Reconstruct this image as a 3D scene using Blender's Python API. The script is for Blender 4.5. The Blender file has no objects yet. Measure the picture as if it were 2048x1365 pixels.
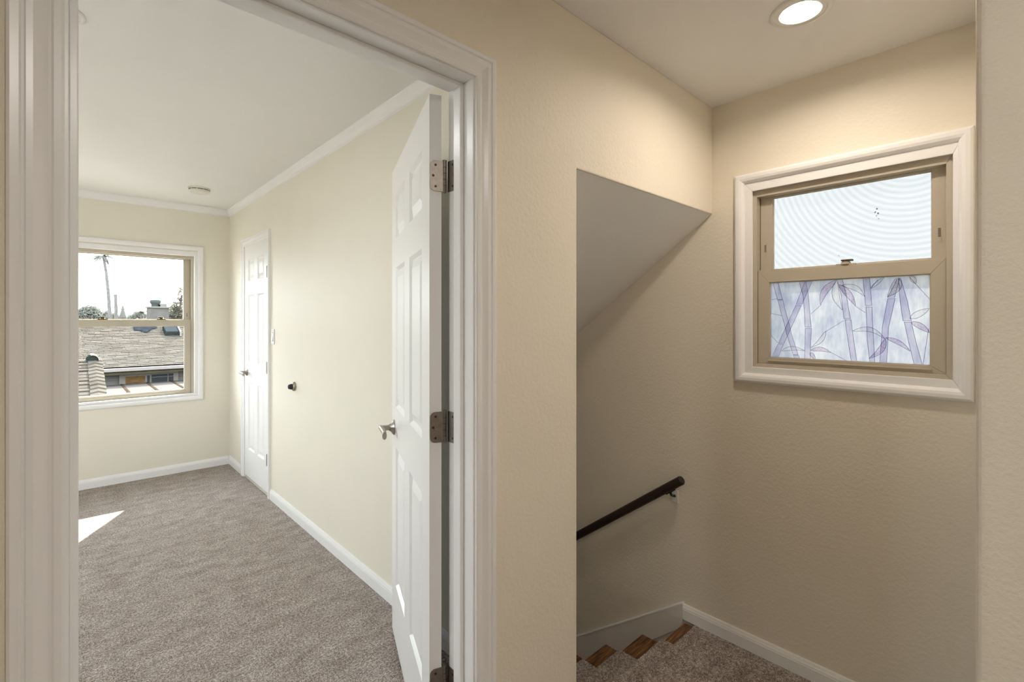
import bpy, bmesh, math, random
from mathutils import Vector, Matrix

random.seed(7)
scene = bpy.context.scene
COL = scene.collection
PI = math.pi
R = math.radians

# ------------------------------------------------------------------ camera
cam_d = bpy.data.cameras.new('camera')
cam_d.sensor_width = 36.0
cam_d.lens = 36.0 * 961.0 / 2048.0
cam_d.shift_y = -40.5 / 2048.0
cam_d.clip_start = 0.02
cam_d.clip_end = 600
cam = bpy.data.objects.new('camera', cam_d)
cam.location = (0, 0, 1.385)
cam.rotation_euler = (R(90), 0, R(-43))
COL.objects.link(cam)
scene.camera = cam

# ------------------------------------------------------------------ world, sun
SKY = 10.5
EXT = 0.61        # overall albedo level outdoors
world = bpy.data.worlds.new('world')
scene.world = world
world.use_nodes = True
wn = world.node_tree
wn.nodes['Background'].inputs['Color'].default_value = (0.88, 0.95, 1.0, 1)
wn.nodes['Background'].inputs['Strength'].default_value = SKY

sun_d = bpy.data.lights.new('sun', 'SUN')
sun_d.energy = 36
sun_d.angle = R(0.8)
sun_d.color = (1, 0.95, 0.87)
sun = bpy.data.objects.new('sun', sun_d)
sun.rotation_euler = Vector((-0.495 * 0.788, -0.869 * 0.788, -0.616)).to_track_quat('-Z', 'Y').to_euler()
sun.location = (8, 14, 14)
COL.objects.link(sun)


def portal(loc, direction, sx, sy):
    """sampling guide for the daylight coming through a window (emits nothing itself)"""
    d = bpy.data.lights.new('window_portal', 'AREA')
    d.shape = 'RECTANGLE'
    d.size, d.size_y = sx, sy
    d.cycles.is_portal = True
    o = bpy.data.objects.new('window_portal', d)
    o.location = loc
    o.rotation_euler = Vector(direction).to_track_quat('-Z', 'Z').to_euler()
    COL.objects.link(o)


vs = scene.view_settings
scene.display_settings.display_device = 'sRGB'
vs.view_transform = 'Standard'
vs.look = 'None'
vs.exposure = 0.2
vs.gamma = 1.0
vs.use_curve_mapping = False
scene.cycles.use_denoising = True
scene.cycles.max_bounces = 9
scene.cycles.diffuse_bounces = 5
scene.cycles.glossy_bounces = 3
scene.cycles.transparent_max_bounces = 16
scene.cycles.use_adaptive_sampling = True
scene.cycles.adaptive_threshold = 0.04
scene.cycles.caustics_reflective = False
scene.cycles.caustics_refractive = False
scene.cycles.sample_clamp_indirect = 8

# ------------------------------------------------------------------ materials
MATS = {}


def new_mat(name):
    m = bpy.data.materials.new(name)
    m.use_nodes = True
    MATS[name] = m
    return m, m.node_tree.nodes, m.node_tree.links, m.node_tree.nodes['Principled BSDF']


def coord(n, l, scale=(1, 1, 1), kind='Object'):
    tc = n.new('ShaderNodeTexCoord')
    mp = n.new('ShaderNodeMapping')
    mp.inputs['Scale'].default_value = scale
    l.new(tc.outputs[kind], mp.inputs['Vector'])
    return mp.outputs['Vector']


def world_coord(n, l, scale=(1, 1, 1)):
    g = n.new('ShaderNodeNewGeometry')
    mp = n.new('ShaderNodeMapping')
    mp.inputs['Scale'].default_value = scale
    l.new(g.outputs['Position'], mp.inputs['Vector'])
    return mp.outputs['Vector']


def noise(n, l, vec, scale, detail=3, rough=0.5):
    t = n.new('ShaderNodeTexNoise')
    t.inputs['Scale'].default_value = scale
    t.inputs['Detail'].default_value = detail
    t.inputs['Roughness'].default_value = rough
    l.new(vec, t.inputs['Vector'])
    return t.outputs['Fac']


def ramp(n, l, fac, stops):
    r = n.new('ShaderNodeValToRGB')
    e = r.color_ramp.elements
    while len(e) < len(stops):
        e.new(0.5)
    for i, (p, c) in enumerate(stops):
        e[i].position = p
        e[i].color = (c[0], c[1], c[2], 1)
    l.new(fac, r.inputs['Fac'])
    return r.outputs['Color']


def bump(n, l, fac, strength, dist, bsdf):
    b = n.new('ShaderNodeBump')
    b.inputs['Strength'].default_value = strength
    b.inputs['Distance'].default_value = dist
    l.new(fac, b.inputs['Height'])
    l.new(b.outputs['Normal'], bsdf.inputs['Normal'])
    return b


def plain(name, col, rough=0.5, metal=0.0, var=0.0, scale=8.0, bmp=0.0, bscale=300, spec=0.5):
    m, n, l, b = new_mat(name)
    b.inputs['Roughness'].default_value = rough
    b.inputs['Metallic'].default_value = metal
    b.inputs['Specular IOR Level'].default_value = spec
    v = world_coord(n, l)
    f = noise(n, l, v, scale, 4)
    lo = tuple(max(0, c * (1 - var)) for c in col)
    hi = tuple(min(1, c * (1 + var)) for c in col)
    l.new(ramp(n, l, f, [(0.3, lo), (0.7, hi)]), b.inputs['Base Color'])
    if bmp:
        bump(n, l, noise(n, l, v, bscale, 3, 0.6), bmp, 0.002, b)
    return m


def matte(m):
    """weathered outdoor surface without any gloss"""
    n, l = m.node_tree.nodes, m.node_tree.links
    p = n['Principled BSDF']
    d = n.new('ShaderNodeBsdfDiffuse')
    l.new(p.inputs['Base Color'].links[0].from_socket, d.inputs['Color'])
    l.new(d.outputs[0], n['Material Output'].inputs['Surface'])
    n.remove(p)
    return m


def leafy(name):
    m = MATS[name]
    n, l = m.node_tree.nodes, m.node_tree.links
    d = [x for x in n if x.type == 'BSDF_DIFFUSE'][0]
    t = n.new('ShaderNodeBsdfTranslucent')
    l.new(d.inputs['Color'].links[0].from_socket, t.inputs['Color'])
    mx = n.new('ShaderNodeMixShader')
    mx.inputs['Fac'].default_value = 0.5
    l.new(d.outputs[0], mx.inputs[1])
    l.new(t.outputs[0], mx.inputs[2])
    l.new(mx.outputs[0], n['Material Output'].inputs['Surface'])


def outdoor(name, col, *a, **k):
    return matte(plain(name, tuple(c * EXT for c in col), *a, **k))


plain('wall_paint', (0.82, 0.762, 0.655), 0.55, var=0.012, scale=3, bmp=0.9, bscale=75, spec=0.35)
plain('wall_paint_cool_lit', (0.82, 0.783, 0.69), 0.55, var=0.012, scale=3, bmp=0.25, bscale=95, spec=0.35)  # same cream paint, the bedroom's whiter light put into its colour
plain('ceiling_paint', (0.85, 0.845, 0.84), 0.75, var=0.012, scale=3, bmp=0.3, bscale=70, spec=0.2)
plain('trim_paint', (0.88, 0.88, 0.885), 0.28, var=0.01, scale=5, bmp=0.06, bscale=40)
plain('door_paint', (0.88, 0.885, 0.89), 0.30, var=0.008, scale=5)
plain('skirt_paint', (0.80, 0.77, 0.73), 0.4, var=0.02, scale=5)
plain('vinyl_tan', (0.53, 0.475, 0.385), 0.42, var=0.02, scale=4)
plain('vinyl_dark', (0.10, 0.085, 0.065), 0.6)
plain('nickel', (0.40, 0.37, 0.33), 0.34, 1.0, var=0.05, scale=60)
plain('hinge_metal', (0.29, 0.26, 0.23), 0.38, 1.0, var=0.12, scale=90)
plain('screw_dark', (0.05, 0.045, 0.04), 0.5, 0.6)
plain('bronze_lock', (0.20, 0.12, 0.04), 0.4, 0.7)
plain('rail_brown', (0.022, 0.011, 0.008), 0.38, var=0.2, scale=20)
plain('rubber', (0.018, 0.017, 0.018), 0.6)
plain('plastic_white', (0.80, 0.80, 0.77), 0.4)
plain('plastic_cream', (0.74, 0.72, 0.65), 0.45)
plain('slot_dark', (0.03, 0.025, 0.02), 0.8)
outdoor('ground_mat', (0.56, 0.54, 0.49), 0.95, var=0.3, scale=0.4)
outdoor('gutter_white', (0.2013, 0.1837, 0.1750), 0.6, var=0.05)
outdoor('soffit_shade', (0.075, 0.066, 0.045), 0.8, var=0.15, scale=3)  # dark olive: shadow band under the eave put into the colour
outdoor('siding_grey', (0.1013, 0.0972, 0.0918), 0.8, var=0.12, scale=6)
outdoor('siding_trim', (0.1522, 0.1363, 0.1203), 0.7, var=0.05)
outdoor('plywood', (0.1020, 0.0600, 0.0264), 0.8, var=0.35, scale=14)
outdoor('dark_glass', (0.03, 0.034, 0.038), 0.12)
outdoor('patio_panel', (0.1056, 0.0936, 0.0876), 0.6, var=0.06, scale=2)
outdoor('patio_strip', (0.05, 0.036, 0.026), 0.8, var=0.2, scale=5)
outdoor('tarp_blue', (0.0200, 0.0225, 0.0290), 0.7, var=0.3, scale=9)
outdoor('vent_green', (0.018, 0.023, 0.022), 0.6, var=0.3, scale=7)
outdoor('chimney_stucco', (0.1116, 0.1044, 0.0990), 0.9, var=0.15, scale=5)
outdoor('cap_pale', (0.1500, 0.1440, 0.1275), 0.8, var=0.06)
outdoor('cowl_grey', (0.0600, 0.0660, 0.0675), 0.6, var=0.1)
outdoor('leaf_far', (0.2175, 0.2248, 0.1914), 0.9, var=0.3, scale=2)
outdoor('leaf_blue', (0.185, 0.190, 0.172), 0.9, var=0.2, scale=2)
outdoor('leaf_near', (0.1812, 0.1682, 0.1305), 0.9, var=0.5, scale=4)
outdoor('leaf_dry', (0.2320, 0.2059, 0.1624), 0.9, var=0.3, scale=4)
outdoor('bark', (0.1200, 0.1168, 0.1152), 0.9, var=0.2, scale=6)


for nm in ('leaf_far', 'leaf_blue', 'leaf_near', 'leaf_dry'):
    leafy(nm)


def carpet_mat():
    m, n, l, b = new_mat('carpet')
    b.inputs['Roughness'].default_value = 1.0
    b.inputs['Specular IOR Level'].default_value = 0.05
    v = world_coord(n, l)
    fa = noise(n, l, v, 230, 3, 0.7)
    fb = noise(n, l, v, 95, 2, 0.6)
    av = n.new('ShaderNodeMix')
    av.data_type = 'FLOAT'
    av.inputs['Factor'].default_value = 0.32
    l.new(fa, av.inputs['A'])
    l.new(fb, av.inputs['B'])
    f1 = av.outputs['Result']
    fine = ramp(n, l, f1, [(0.36, (0.105, 0.078, 0.066)), (0.49, (0.335, 0.285, 0.258)), (0.61, (0.72, 0.66, 0.62))])
    v2 = world_coord(n, l, (1.6, 2.6, 1))
    f2 = noise(n, l, v2, 5.0, 6, 0.72)
    big = ramp(n, l, f2, [(0.36, (0.78, 0.755, 0.735)), (0.64, (1.14, 1.15, 1.16))])
    mx = n.new('ShaderNodeMix')
    mx.data_type = 'RGBA'
    mx.blend_type = 'MULTIPLY'
    mx.inputs['Factor'].default_value = 1
    l.new(fine, mx.inputs['A'])
    l.new(big, mx.inputs['B'])
    l.new(mx.outputs['Result'], b.inputs['Base Color'])
    bump(n, l, f1, 0.9, 0.006, b)


carpet_mat()


def wood_mat():
    m, n, l, b = new_mat('oak_stained')
    b.inputs['Roughness'].default_value = 0.32
    v = world_coord(n, l, (2.2, 26, 26))
    f = noise(n, l, v, 3.2, 6, 0.65)
    l.new(ramp(n, l, f, [(0.34, (0.035, 0.013, 0.005)), (0.5, (0.17, 0.073, 0.024)), (0.68, (0.38, 0.19, 0.065))]),
          b.inputs['Base Color'])
    bump(n, l, f, 0.15, 0.002, b)


wood_mat()


def shingle_mat(name, lo, mid, hi):
    m, n, l, b = new_mat(name)
    b.inputs['Roughness'].default_value = 0.95
    b.inputs['Specular IOR Level'].default_value = 0.1
    v = world_coord(n, l, (1.0, 1, 1))
    f = noise(n, l, v, 2.2, 5, 0.7)
    l.new(ramp(n, l, f, [(p, tuple(c * EXT for c in q)) for p, q in ((0.3, lo), (0.5, mid), (0.7, hi))]), b.inputs['Base Color'])
    matte(m)


shingle_mat('shingle_brown', (0.122, 0.106, 0.088), (0.156, 0.138, 0.118), (0.186, 0.168, 0.146))
shingle_mat('shingle_grey', (0.062, 0.054, 0.045), (0.082, 0.074, 0.064), (0.098, 0.090, 0.081))
outdoor('roof_felt', (0.010, 0.010, 0.012), 0.95)


def glass_mat(name, tint, refl):
    m, n, l, b = new_mat(name)
    n.remove(b)
    out = n['Material Output']
    tr = n.new('ShaderNodeBsdfTransparent')
    tr.inputs['Color'].default_value = (*tint, 1)
    gl = n.new('ShaderNodeBsdfGlossy')
    gl.inputs['Roughness'].default_value = 0.02
    lw = n.new('ShaderNodeLayerWeight')
    lw.inputs['Blend'].default_value = 0.12
    mu = n.new('ShaderNodeMath')
    mu.operation = 'MULTIPLY'
    mu.inputs[1].default_value = refl
    l.new(lw.outputs['Fresnel'], mu.inputs[0])
    mx = n.new('ShaderNodeMixShader')
    l.new(mu.outputs[0], mx.inputs['Fac'])
    l.new(tr.outputs[0], mx.inputs[1])
    l.new(gl.outputs[0], mx.inputs[2])
    l.new(mx.outputs[0], out.inputs['Surface'])


glass_mat('glass', (0.97, 0.98, 0.97), 0.6)


def screen_mat():
    """fine woven insect screen: the open part of the weave lets the sky through"""
    m, n, l, b = new_mat('screen_weave')
    out = n['Material Output']
    b.inputs['Base Color'].default_value = (0.05, 0.05, 0.055, 1)
    b.inputs['Roughness'].default_value = 0.7
    v = world_coord(n, l)
    w1 = n.new('ShaderNodeTexWave')
    w1.wave_type = 'RINGS'
    w1.rings_direction = 'X'
    w1.inputs['Scale'].default_value = 14
    w1.inputs['Distortion'].default_value = 0.0
    mp = n.new('ShaderNodeVectorMath')
    mp.operation = 'SUBTRACT'
    mp.inputs[1].default_value = (2.4, 0.30, 2.06)
    l.new(v, mp.inputs[0])
    l.new(mp.outputs[0], w1.inputs['Vector'])
    rmp = n.new('ShaderNodeMapRange')
    rmp.inputs['To Min'].default_value = 0.077
    rmp.inputs['To Max'].default_value = 0.088
    l.new(w1.outputs['Fac'], rmp.inputs['Value'])
    tr = n.new('ShaderNodeBsdfTransparent')
    tr.inputs['Color'].default_value = (1.0, 0.975, 0.965, 1)
    mx = n.new('ShaderNodeMixShader')
    l.new(rmp.outputs[0], mx.inputs['Fac'])
    l.new(b.outputs[0], mx.inputs[1])
    l.new(tr.outputs[0], mx.inputs[2])
    l.new(mx.outputs[0], out.inputs['Surface'])


screen_mat()


def film_mat():
    """frosted window film, milky and faintly blue, scatters the daylight"""
    m, n, l, b = new_mat('film_frost')
    out = n['Material Output']
    n.remove(b)
    v = world_coord(n, l, (1, 26, 7))
    f = noise(n, l, v, 2.4, 5, 0.6)
    v2 = world_coord(n, l)
    f2 = noise(n, l, v2, 9, 3, 0.5)
    ad = n.new('ShaderNodeMath')
    ad.operation = 'ADD'
    l.new(f, ad.inputs[0])
    l.new(f2, ad.inputs[1])
    hf = n.new('ShaderNodeMath')
    hf.operation = 'MULTIPLY'
    hf.inputs[1].default_value = 0.5
    l.new(ad.outputs[0], hf.inputs[0])
    c = ramp(n, l, hf.outputs[0], [(0.36, (0.060, 0.063, 0.080)), (0.5, (0.078, 0.081, 0.092)), (0.62, (0.098, 0.099, 0.103))])
    tl = n.new('ShaderNodeBsdfTranslucent')
    l.new(c, tl.inputs['Color'])
    gl = n.new('ShaderNodeBsdfGlossy')
    gl.inputs['Roughness'].default_value = 0.25
    mx = n.new('ShaderNodeMixShader')
    mx.inputs['Fac'].default_value = 0.03
    l.new(tl.outputs[0], mx.inputs[1])
    l.new(gl.outputs[0], mx.inputs[2])
    l.new(mx.outputs[0], out.inputs['Surface'])


film_mat()


def tint_mat(name, cols, scale, kind='noise'):
    """transparent ink of the film print"""
    m, n, l, b = new_mat(name)
    out = n['Material Output']
    n.remove(b)
    v = world_coord(n, l)
    if kind == 'voronoi':
        t = n.new('ShaderNodeTexVoronoi')
        t.inputs['Scale'].default_value = scale
        l.new(v, t.inputs['Vector'])
        f = t.outputs['Distance']
    else:
        f = noise(n, l, v, scale, 3)
    c = ramp(n, l, f, cols)
    tr = n.new('ShaderNodeBsdfTransparent')
    l.new(c, tr.inputs['Color'])
    l.new(tr.outputs[0], out.inputs['Surface'])


tint_mat('ink_stalk', [(0.3, (0.70, 0.67, 0.78)), (0.7, (0.88, 0.84, 0.89))], 14)
tint_mat('ink_leaf_pale', [(0.0, (0.62, 0.60, 0.66)), (0.45, (0.98, 0.96, 0.94)), (1, (0.99, 0.98, 0.95))], 260, 'voronoi')
tint_mat('ink_leaf_pink', [(0.0, (0.42, 0.38, 0.60)), (0.5, (0.86, 0.74, 0.82)), (1, (0.95, 0.86, 0.88))], 240, 'voronoi')
tint_mat('ink_leaf_tan', [(0.0, (0.50, 0.45, 0.48)), (0.5, (0.90, 0.84, 0.78)), (1, (0.96, 0.93, 0.86))], 240, 'voronoi')
tint_mat('ink_line', [(0.3, (0.27, 0.27, 0.42)), (0.7, (0.36, 0.35, 0.50))], 20)


def emit_mat(name, col, strength):
    m, n, l, b = new_mat(name)
    b.inputs['Base Color'].default_value = (0.9, 0.9, 0.88, 1)
    b.inputs['Emission Color'].default_value = (*col, 1)
    b.inputs['Emission Strength'].default_value = strength


emit_mat('lamp_hall', (1.0, 0.87, 0.73), 235)
emit_mat('lamp_hall_added', (1.0, 0.94, 0.865), 490)  # added lamp behind the camera, brightens the hall
emit_mat('lamp_bedroom', (0.95, 0.98, 1.0), 210)

# ------------------------------------------------------------------ mesh helpers
OFF = {}


class B:
    """collects geometry in world coordinates and links it as one mesh object"""

    def __init__(self):
        self.bm = bmesh.new()

    def face(self, pts):
        vsx = [self.bm.verts.new(p) for p in pts]
        return self.bm.faces.new(vsx)

    def box(self, x0, x1, y0, y1, z0, z1):
        v = [self.bm.verts.new(p) for p in ((x0, y0, z0), (x1, y0, z0), (x1, y1, z0), (x0, y1, z0),
                                            (x0, y0, z1), (x1, y0, z1), (x1, y1, z1), (x0, y1, z1))]
        for f in ((3, 2, 1, 0), (4, 5, 6, 7), (0, 1, 5, 4), (1, 2, 6, 5), (2, 3, 7, 6), (3, 0, 4, 7)):
            self.bm.faces.new([v[i] for i in f])
        return self

    def loft(self, rings, caps=True, closed=True):
        rv = [[self.bm.verts.new(p) for p in r] for r in rings]
        k = len(rv[0])
        for a, b in zip(rv, rv[1:]):
            for i in range(k if closed else k - 1):
                j = (i + 1) % k
                self.bm.faces.new((a[i], a[j], b[j], b[i]))
        if caps:
            self.bm.faces.new(rv[0][::-1])
            self.bm.faces.new(rv[-1])
        return self

    def prism(self, poly, fn, t0, t1):
        """poly of (a, b) extruded from t0 to t1, fn(a, b, t) gives the point"""
        return self.loft([[fn(a, b, t0) for a, b in poly], [fn(a, b, t1) for a, b in poly]])

    def lathe(self, prof, origin, axis=(0, 0, 1), seg=32, caps=True):
        ax = Vector(axis).normalized()
        u = ax.orthogonal().normalized()
        w = ax.cross(u)
        o = Vector(origin)
        rings = [[o + ax * h + (u * math.cos(2 * PI * i / seg) + w * math.sin(2 * PI * i / seg)) * r
                  for i in range(seg)] for r, h in prof]
        return self.loft(rings, caps)

    def tube(self, pts, rad, seg=12, caps=True):
        rings = []
        pts = [Vector(p) for p in pts]
        if not hasattr(rad, '__len__'):
            rad = [rad] * len(pts)
        for i, p in enumerate(pts):
            d = (pts[min(i + 1, len(pts) - 1)] - pts[max(i - 1, 0)]).normalized()
            u = d.cross(Vector((0.31, 0.2, 0.93))).normalized()
            w = d.cross(u)
            rings.append([p + (u * math.cos(2 * PI * k / seg) + w * math.sin(2 * PI * k / seg)) * rad[i] for k in range(seg)])
        return self.loft(rings, caps)

    def build(self, name, mat, parent=None, smooth=False, bevel=0, local=False, seg=2):
        bm = self.bm
        bmesh.ops.recalc_face_normals(bm, faces=bm.faces)
        off = OFF.get(parent, Vector((0, 0, 0))) if parent is not None else None
        if parent is not None and not local:
            bmesh.ops.translate(bm, verts=bm.verts, vec=-off)
        me = bpy.data.meshes.new(name)
        bm.to_mesh(me)
        bm.free()
        if smooth:
            for p in me.polygons:
                p.use_smooth = True
        me.materials.append(MATS[mat])
        o = bpy.data.objects.new(name, me)
        COL.objects.link(o)
        if parent is not None:
            o.parent = parent
            OFF[o] = off
        if bevel:
            md = o.modifiers.new('bevel', 'BEVEL')
            md.width = bevel
            md.segments = seg
            md.limit_method = 'ANGLE'
        if smooth:
            md = o.modifiers.new('split', 'EDGE_SPLIT')
            md.split_angle = R(38)
        return o


def root(name, loc, label=None, cat=None, group=None, kind=None, rotz=0):
    o = bpy.data.objects.new(name, None)
    o.empty_display_size = 0.1
    o.location = loc
    o.rotation_euler = (0, 0, rotz)
    COL.objects.link(o)
    OFF[o] = Vector(loc)
    return tag(o, label, cat, group, kind)


def tag(o, label=None, cat=None, group=None, kind=None):
    if label:
        o['label'] = label
    if cat:
        o['category'] = cat
    if group:
        o['group'] = group
    if kind:
        o['kind'] = kind
    return o


def struct(o, label, cat):
    return tag(o, label, cat, None, 'structure')


def share(src, parent, loc, name=None):
    c = src.copy()
    COL.objects.link(c)
    c.parent = parent
    c.location = loc
    if name:
        c.name = name
    return c


# ------------------------------------------------------------------ main measures (metres)
YD0, YD1 = 1.038, 1.150          # wall with the bedroom doorway
XR = 2.294                       # stairwell window wall
XB = 1.178                       # bedroom right wall
XP = 1.268                       # stair side of that partition
YF = 5.28                        # bedroom far wall
XL = -2.35                       # bedroom left wall
ZH, ZB = 2.415, 2.455            # ceilings of hall and bedroom
ZL = -0.121                      # landing
JX0, JX1 = 0.006, 0.822          # doorway jamb faces
DT = 2.052                       # doorway head
RISE, RUN = 0.171, 0.239
NOSE = 1.177                     # nosing of the landing


# ------------------------------------------------------------------ room shell
def panel_with_hole(b, a0, a1, z0, z1, ha0, ha1, hz0, hz1, fn):
    for p in ((a0, ha0, z0, z1), (ha1, a1, z0, z1), (ha0, ha1, z0, hz0), (ha0, ha1, hz1, z1)):
        if p[1] - p[0] > 1e-5 and p[3] - p[2] > 1e-5:
            fn(b, *p)


# wall with the doorway, running on above the stair opening
poly = [(-1.55, -0.02), (JX0 - 0.02, -0.02), (JX0 - 0.02, DT + 0.02), (JX1 + 0.02, DT + 0.02), (JX1 + 0.02, -0.02),
        (XP, -0.02), (XP, 1.90), (XR, 1.90), (XR, ZH), (-1.55, ZH)]
b = B()
b.prism(poly, lambda a, z, t: (a, t, z), YD0, YD1 - 0.001)
b.box(XP - 0.01, XP, YD0 + 0.0005, YD1 - 0.0015, -2.0, 0)
struct(b.build('wall_front', 'wall_paint', bevel=0.006), 'cream textured wall around the bedroom doorway, ending at the stair opening', 'wall')
# bedroom side of it up to the higher bedroom ceiling
b = B()
b.box(XL, XB, YD1 - 0.012, YD1, DT + 0.0205, ZB)
b.box(XL, JX0 - 0.0205, YD1 - 0.012, YD1, 0, DT + 0.0205)
b.box(JX1 + 0.0205, XB, YD1 - 0.012, YD1, 0, DT + 0.0205)
struct(b.build('wall_inner', 'wall_paint_cool_lit'), 'bedroom face of the doorway wall, cream paint', 'wall')

# partition between bedroom and stairs, with the closet doorway recess
CY0, CY1, CZ = 4.070, 4.750, 2.045
b = B()
panel_with_hole(b, YD1, YF, -2.0, ZB, CY0, CY1, 0.0, CZ, lambda b, p, q, r, s: b.box(XB, XP, p, q, r, s))
b.box(XP - 0.03, XP, CY0, CY1, 0, CZ)
struct(b.build('wall_right', 'wall_paint_cool_lit'), 'cream bedroom wall behind the open door, with the closet door in it', 'wall')

# far bedroom wall with window opening
WF = (-0.035, 0.921, 0.690, 2.028)
b = B()
panel_with_hole(b, XL - 0.15, XB + 0.09, -0.2, ZB, *WF, lambda b, p, q, r, s: b.box(p, q, YF, YF + 0.15, r, s))
struct(b.build('wall_far', 'wall_paint_cool_lit'), 'far cream bedroom wall around the double hung window', 'wall')

# left bedroom wall with an added unseen window for daylight
WL = (2.35, 3.95, 0.70, 2.03)
b = B()
panel_with_hole(b, YD1, YF, -0.2, ZB, *WL, lambda b, p, q, r, s: b.box(XL - 0.15, XL, p, q, r, s))
struct(b.build('wall_left', 'wall_paint_cool_lit'), 'left cream bedroom wall', 'wall')

# stairwell exterior wall with the small window
WH = (0.158, 0.892, 1.142, 2.016)
b = B()
panel_with_hole(b, -1.75, 5.0, -2.1, ZH + 0.05, *WH, lambda b, p, q, r, s: b.box(XR, XR + 0.15, p, q, r, s))
struct(b.build('wall_stair', 'wall_paint'), 'cream stairwell wall holding the window and the handrail', 'wall')

# near wall end at the right of the photo
b = B()
b.box(1.10, XR - 0.001, -0.075, 0.0585, -0.3, ZH)
struct(b.build('wall_near', 'wall_paint', bevel=0.012, seg=4), 'pale wall end close to the camera at the right edge', 'wall')

b = B()
b.box(-1.65, -1.55, -1.75, YD1, -0.1, ZH)
struct(b.build('wall_side', 'wall_paint'), 'cream side wall of the upper hall', 'wall')
b = B()
b.box(-1.55, XR, -1.85, -1.75, -0.3, ZH)
struct(b.build('wall_back', 'wall_paint'), 'cream back wall of the upper hall', 'wall')
b = B()
b.box(XP, XR, 4.9, 5.0, -2.1, 0.6)
struct(b.build('wall_bottom', 'wall_paint'), 'cream wall at the foot of the stairs', 'wall')

b = B()
b.box(XP, XR, 1.0, 1.1, -2.1, ZL - 0.092)  # added out of sight, stops daylight leaking in under the stairs
struct(b.build('wall_light_stop', 'wall_paint'), 'unseen wall added below the landing to keep stray daylight out', 'wall')

# ceilings
b = B()
LX, LY, LH = 1.79, 0.515, 0.0565
for p in ((-1.65, LX - LH, -1.85, YD0 + 0.005), (LX + LH, XR + 0.15, -1.85, YD0 + 0.005), (LX - LH, LX + LH, -1.85, LY - LH), (LX - LH, LX + LH, LY + LH, YD0 + 0.005)):
    b.box(*p, ZH, ZH + 0.1)
struct(b.build('ceiling', 'ceiling_paint'), 'white flat ceiling of the hall above the stairs', 'ceiling')
b = B()
b.box(XL - 0.15, XP, YD0 + 0.006, YF + 0.15, ZB, ZB + 0.1)
struct(b.build('ceiling_bedroom', 'ceiling_paint'), 'white flat bedroom ceiling', 'ceiling')
b = B()
SL = 0.7156
ys, ye = YD0 + 0.004, 4.9
b.prism([(ys, 1.902), (ye, 1.902 - SL * (ye - ys)), (ye, 1.99 - SL * (ye - ys)), (ys, 1.99)], lambda a, z, t: (t, a, z), XP + 0.0005, XR - 0.0005)
struct(b.build('ceiling_stair', 'ceiling_paint'), 'white sloping ceiling over the stairs', 'ceiling')

# floors
b = B()
b.box(XL, XB, YD0 + 0.03, YF, -0.10, 0.0)
struct(b.build('floor', 'carpet'), 'taupe cut pile carpet of the bedroom', 'floor')
b = B()
b.box(-1.55, 1.30, -1.75, YD0 + 0.03, -0.10, -0.001)
b.box(XP, 1.30, YD0 + 0.03, 1.08, -0.10, -0.001)
b.box(1.30, XR, -1.75, -0.075, -0.10, -0.001)
struct(b.build('floor_hall', 'carpet', bevel=0.01), 'taupe carpet of the upper hall', 'floor')
b = B()
b.prism([(XP, 0.0585), (XR - 0.012, 0.0585), (XR - 0.012, 1.120), (2.072, 1.120), (2.072, NOSE - 0.0145), (XP, NOSE - 0.0145)], lambda a, y, tt: (a, y, tt), ZL - 0.0105, ZL)
b.box(XP, XR - 0.0005, 0.0585, 1.120, ZL - 0.09, ZL - 0.0107)
struct(b.build('floor_landing', 'carpet'), 'taupe carpet of the landing under the stairwell window', 'floor')
b = B()
b.box(XP, XR, 1.1, 4.9, -2.1, ZL - 10 * RISE)
struct(b.build('floor_lower', 'carpet'), 'carpet at the foot of the stairs', 'floor')

# ------------------------------------------------------------------ mouldings
BASE_PROF = [(0, 0), (0.013, 0), (0.013, 0.052), (0.0115, 0.056), (0.0115, 0.060), (0.008, 0.068), (0.007, 0.072),
             (0.0045, 0.078), (0, 0.078)]


def base_run(name, p0, p1, nrm, z, label, h=1.0):
    """straight run of baseboard from p0 to p1, nrm points into the room"""
    b = B()
    n = Vector((nrm[0], nrm[1], 0))
    rings = []
    for p in (p0, p1):
        rings.append([Vector((p[0], p[1], z)) + n * d + Vector((0, 0, u * h)) for d, u in BASE_PROF])
    b.loft(rings)
    struct(b.build(name, 'trim_paint'), label, 'baseboard')


base_run('baseboard_far', (XL, YF), (XB - 0.0135, YF), (0, -1), 0, 'white baseboard under the bedroom window')
base_run('baseboard_right', (XB, YD1), (XB, CY0 - 0.061), (-1, 0), 0, 'white baseboard along the long bedroom wall behind the door', 1.0)
base_run('baseboard_corner', (XB, CY1 + 0.066), (XB, YF), (-1, 0), 0, 'short white baseboard between closet door and far corner')
base_run('baseboard_stair', (XR, 0.0585), (XR, 1.185), (-1, 0), ZL, 'white baseboard on the landing under the stairwell window', 0.96)
base_run('baseboard_left', (XL, YD1), (XL, YF), (1, 0), 0, 'white baseboard of the left bedroom wall')

CROWN = [(0, 0), (0.006, 0), (0.008, -0.010), (0.016, -0.018), (0.026, -0.038), (0.034, -0.044), (0.036, -0.056), (0.0, -0.056)]
CROWN = [(0.0, 0.0), (0.030, 0.0), (0.030, -0.008), (0.024, -0.014), (0.018, -0.034), (0.011, -0.046), (0.009, -0.056), (0.0, -0.062)]


def crown_run(name, p0, p1, nrm, label, m0=0, m1=0):
    b = B()
    n = Vector((nrm[0], nrm[1], 0))
    d = (Vector((p1[0], p1[1], 0)) - Vector((p0[0], p0[1], 0))).normalized()
    rings = []
    for p, m in ((p0, m0), (p1, m1)):
        rings.append([Vector((p[0], p[1], ZB)) + n * o + d * (o * m) + Vector((0, 0, u)) for o, u in CROWN])
    b.loft(rings)
    struct(b.build(name, 'trim_paint'), label, 'moulding')


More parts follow.
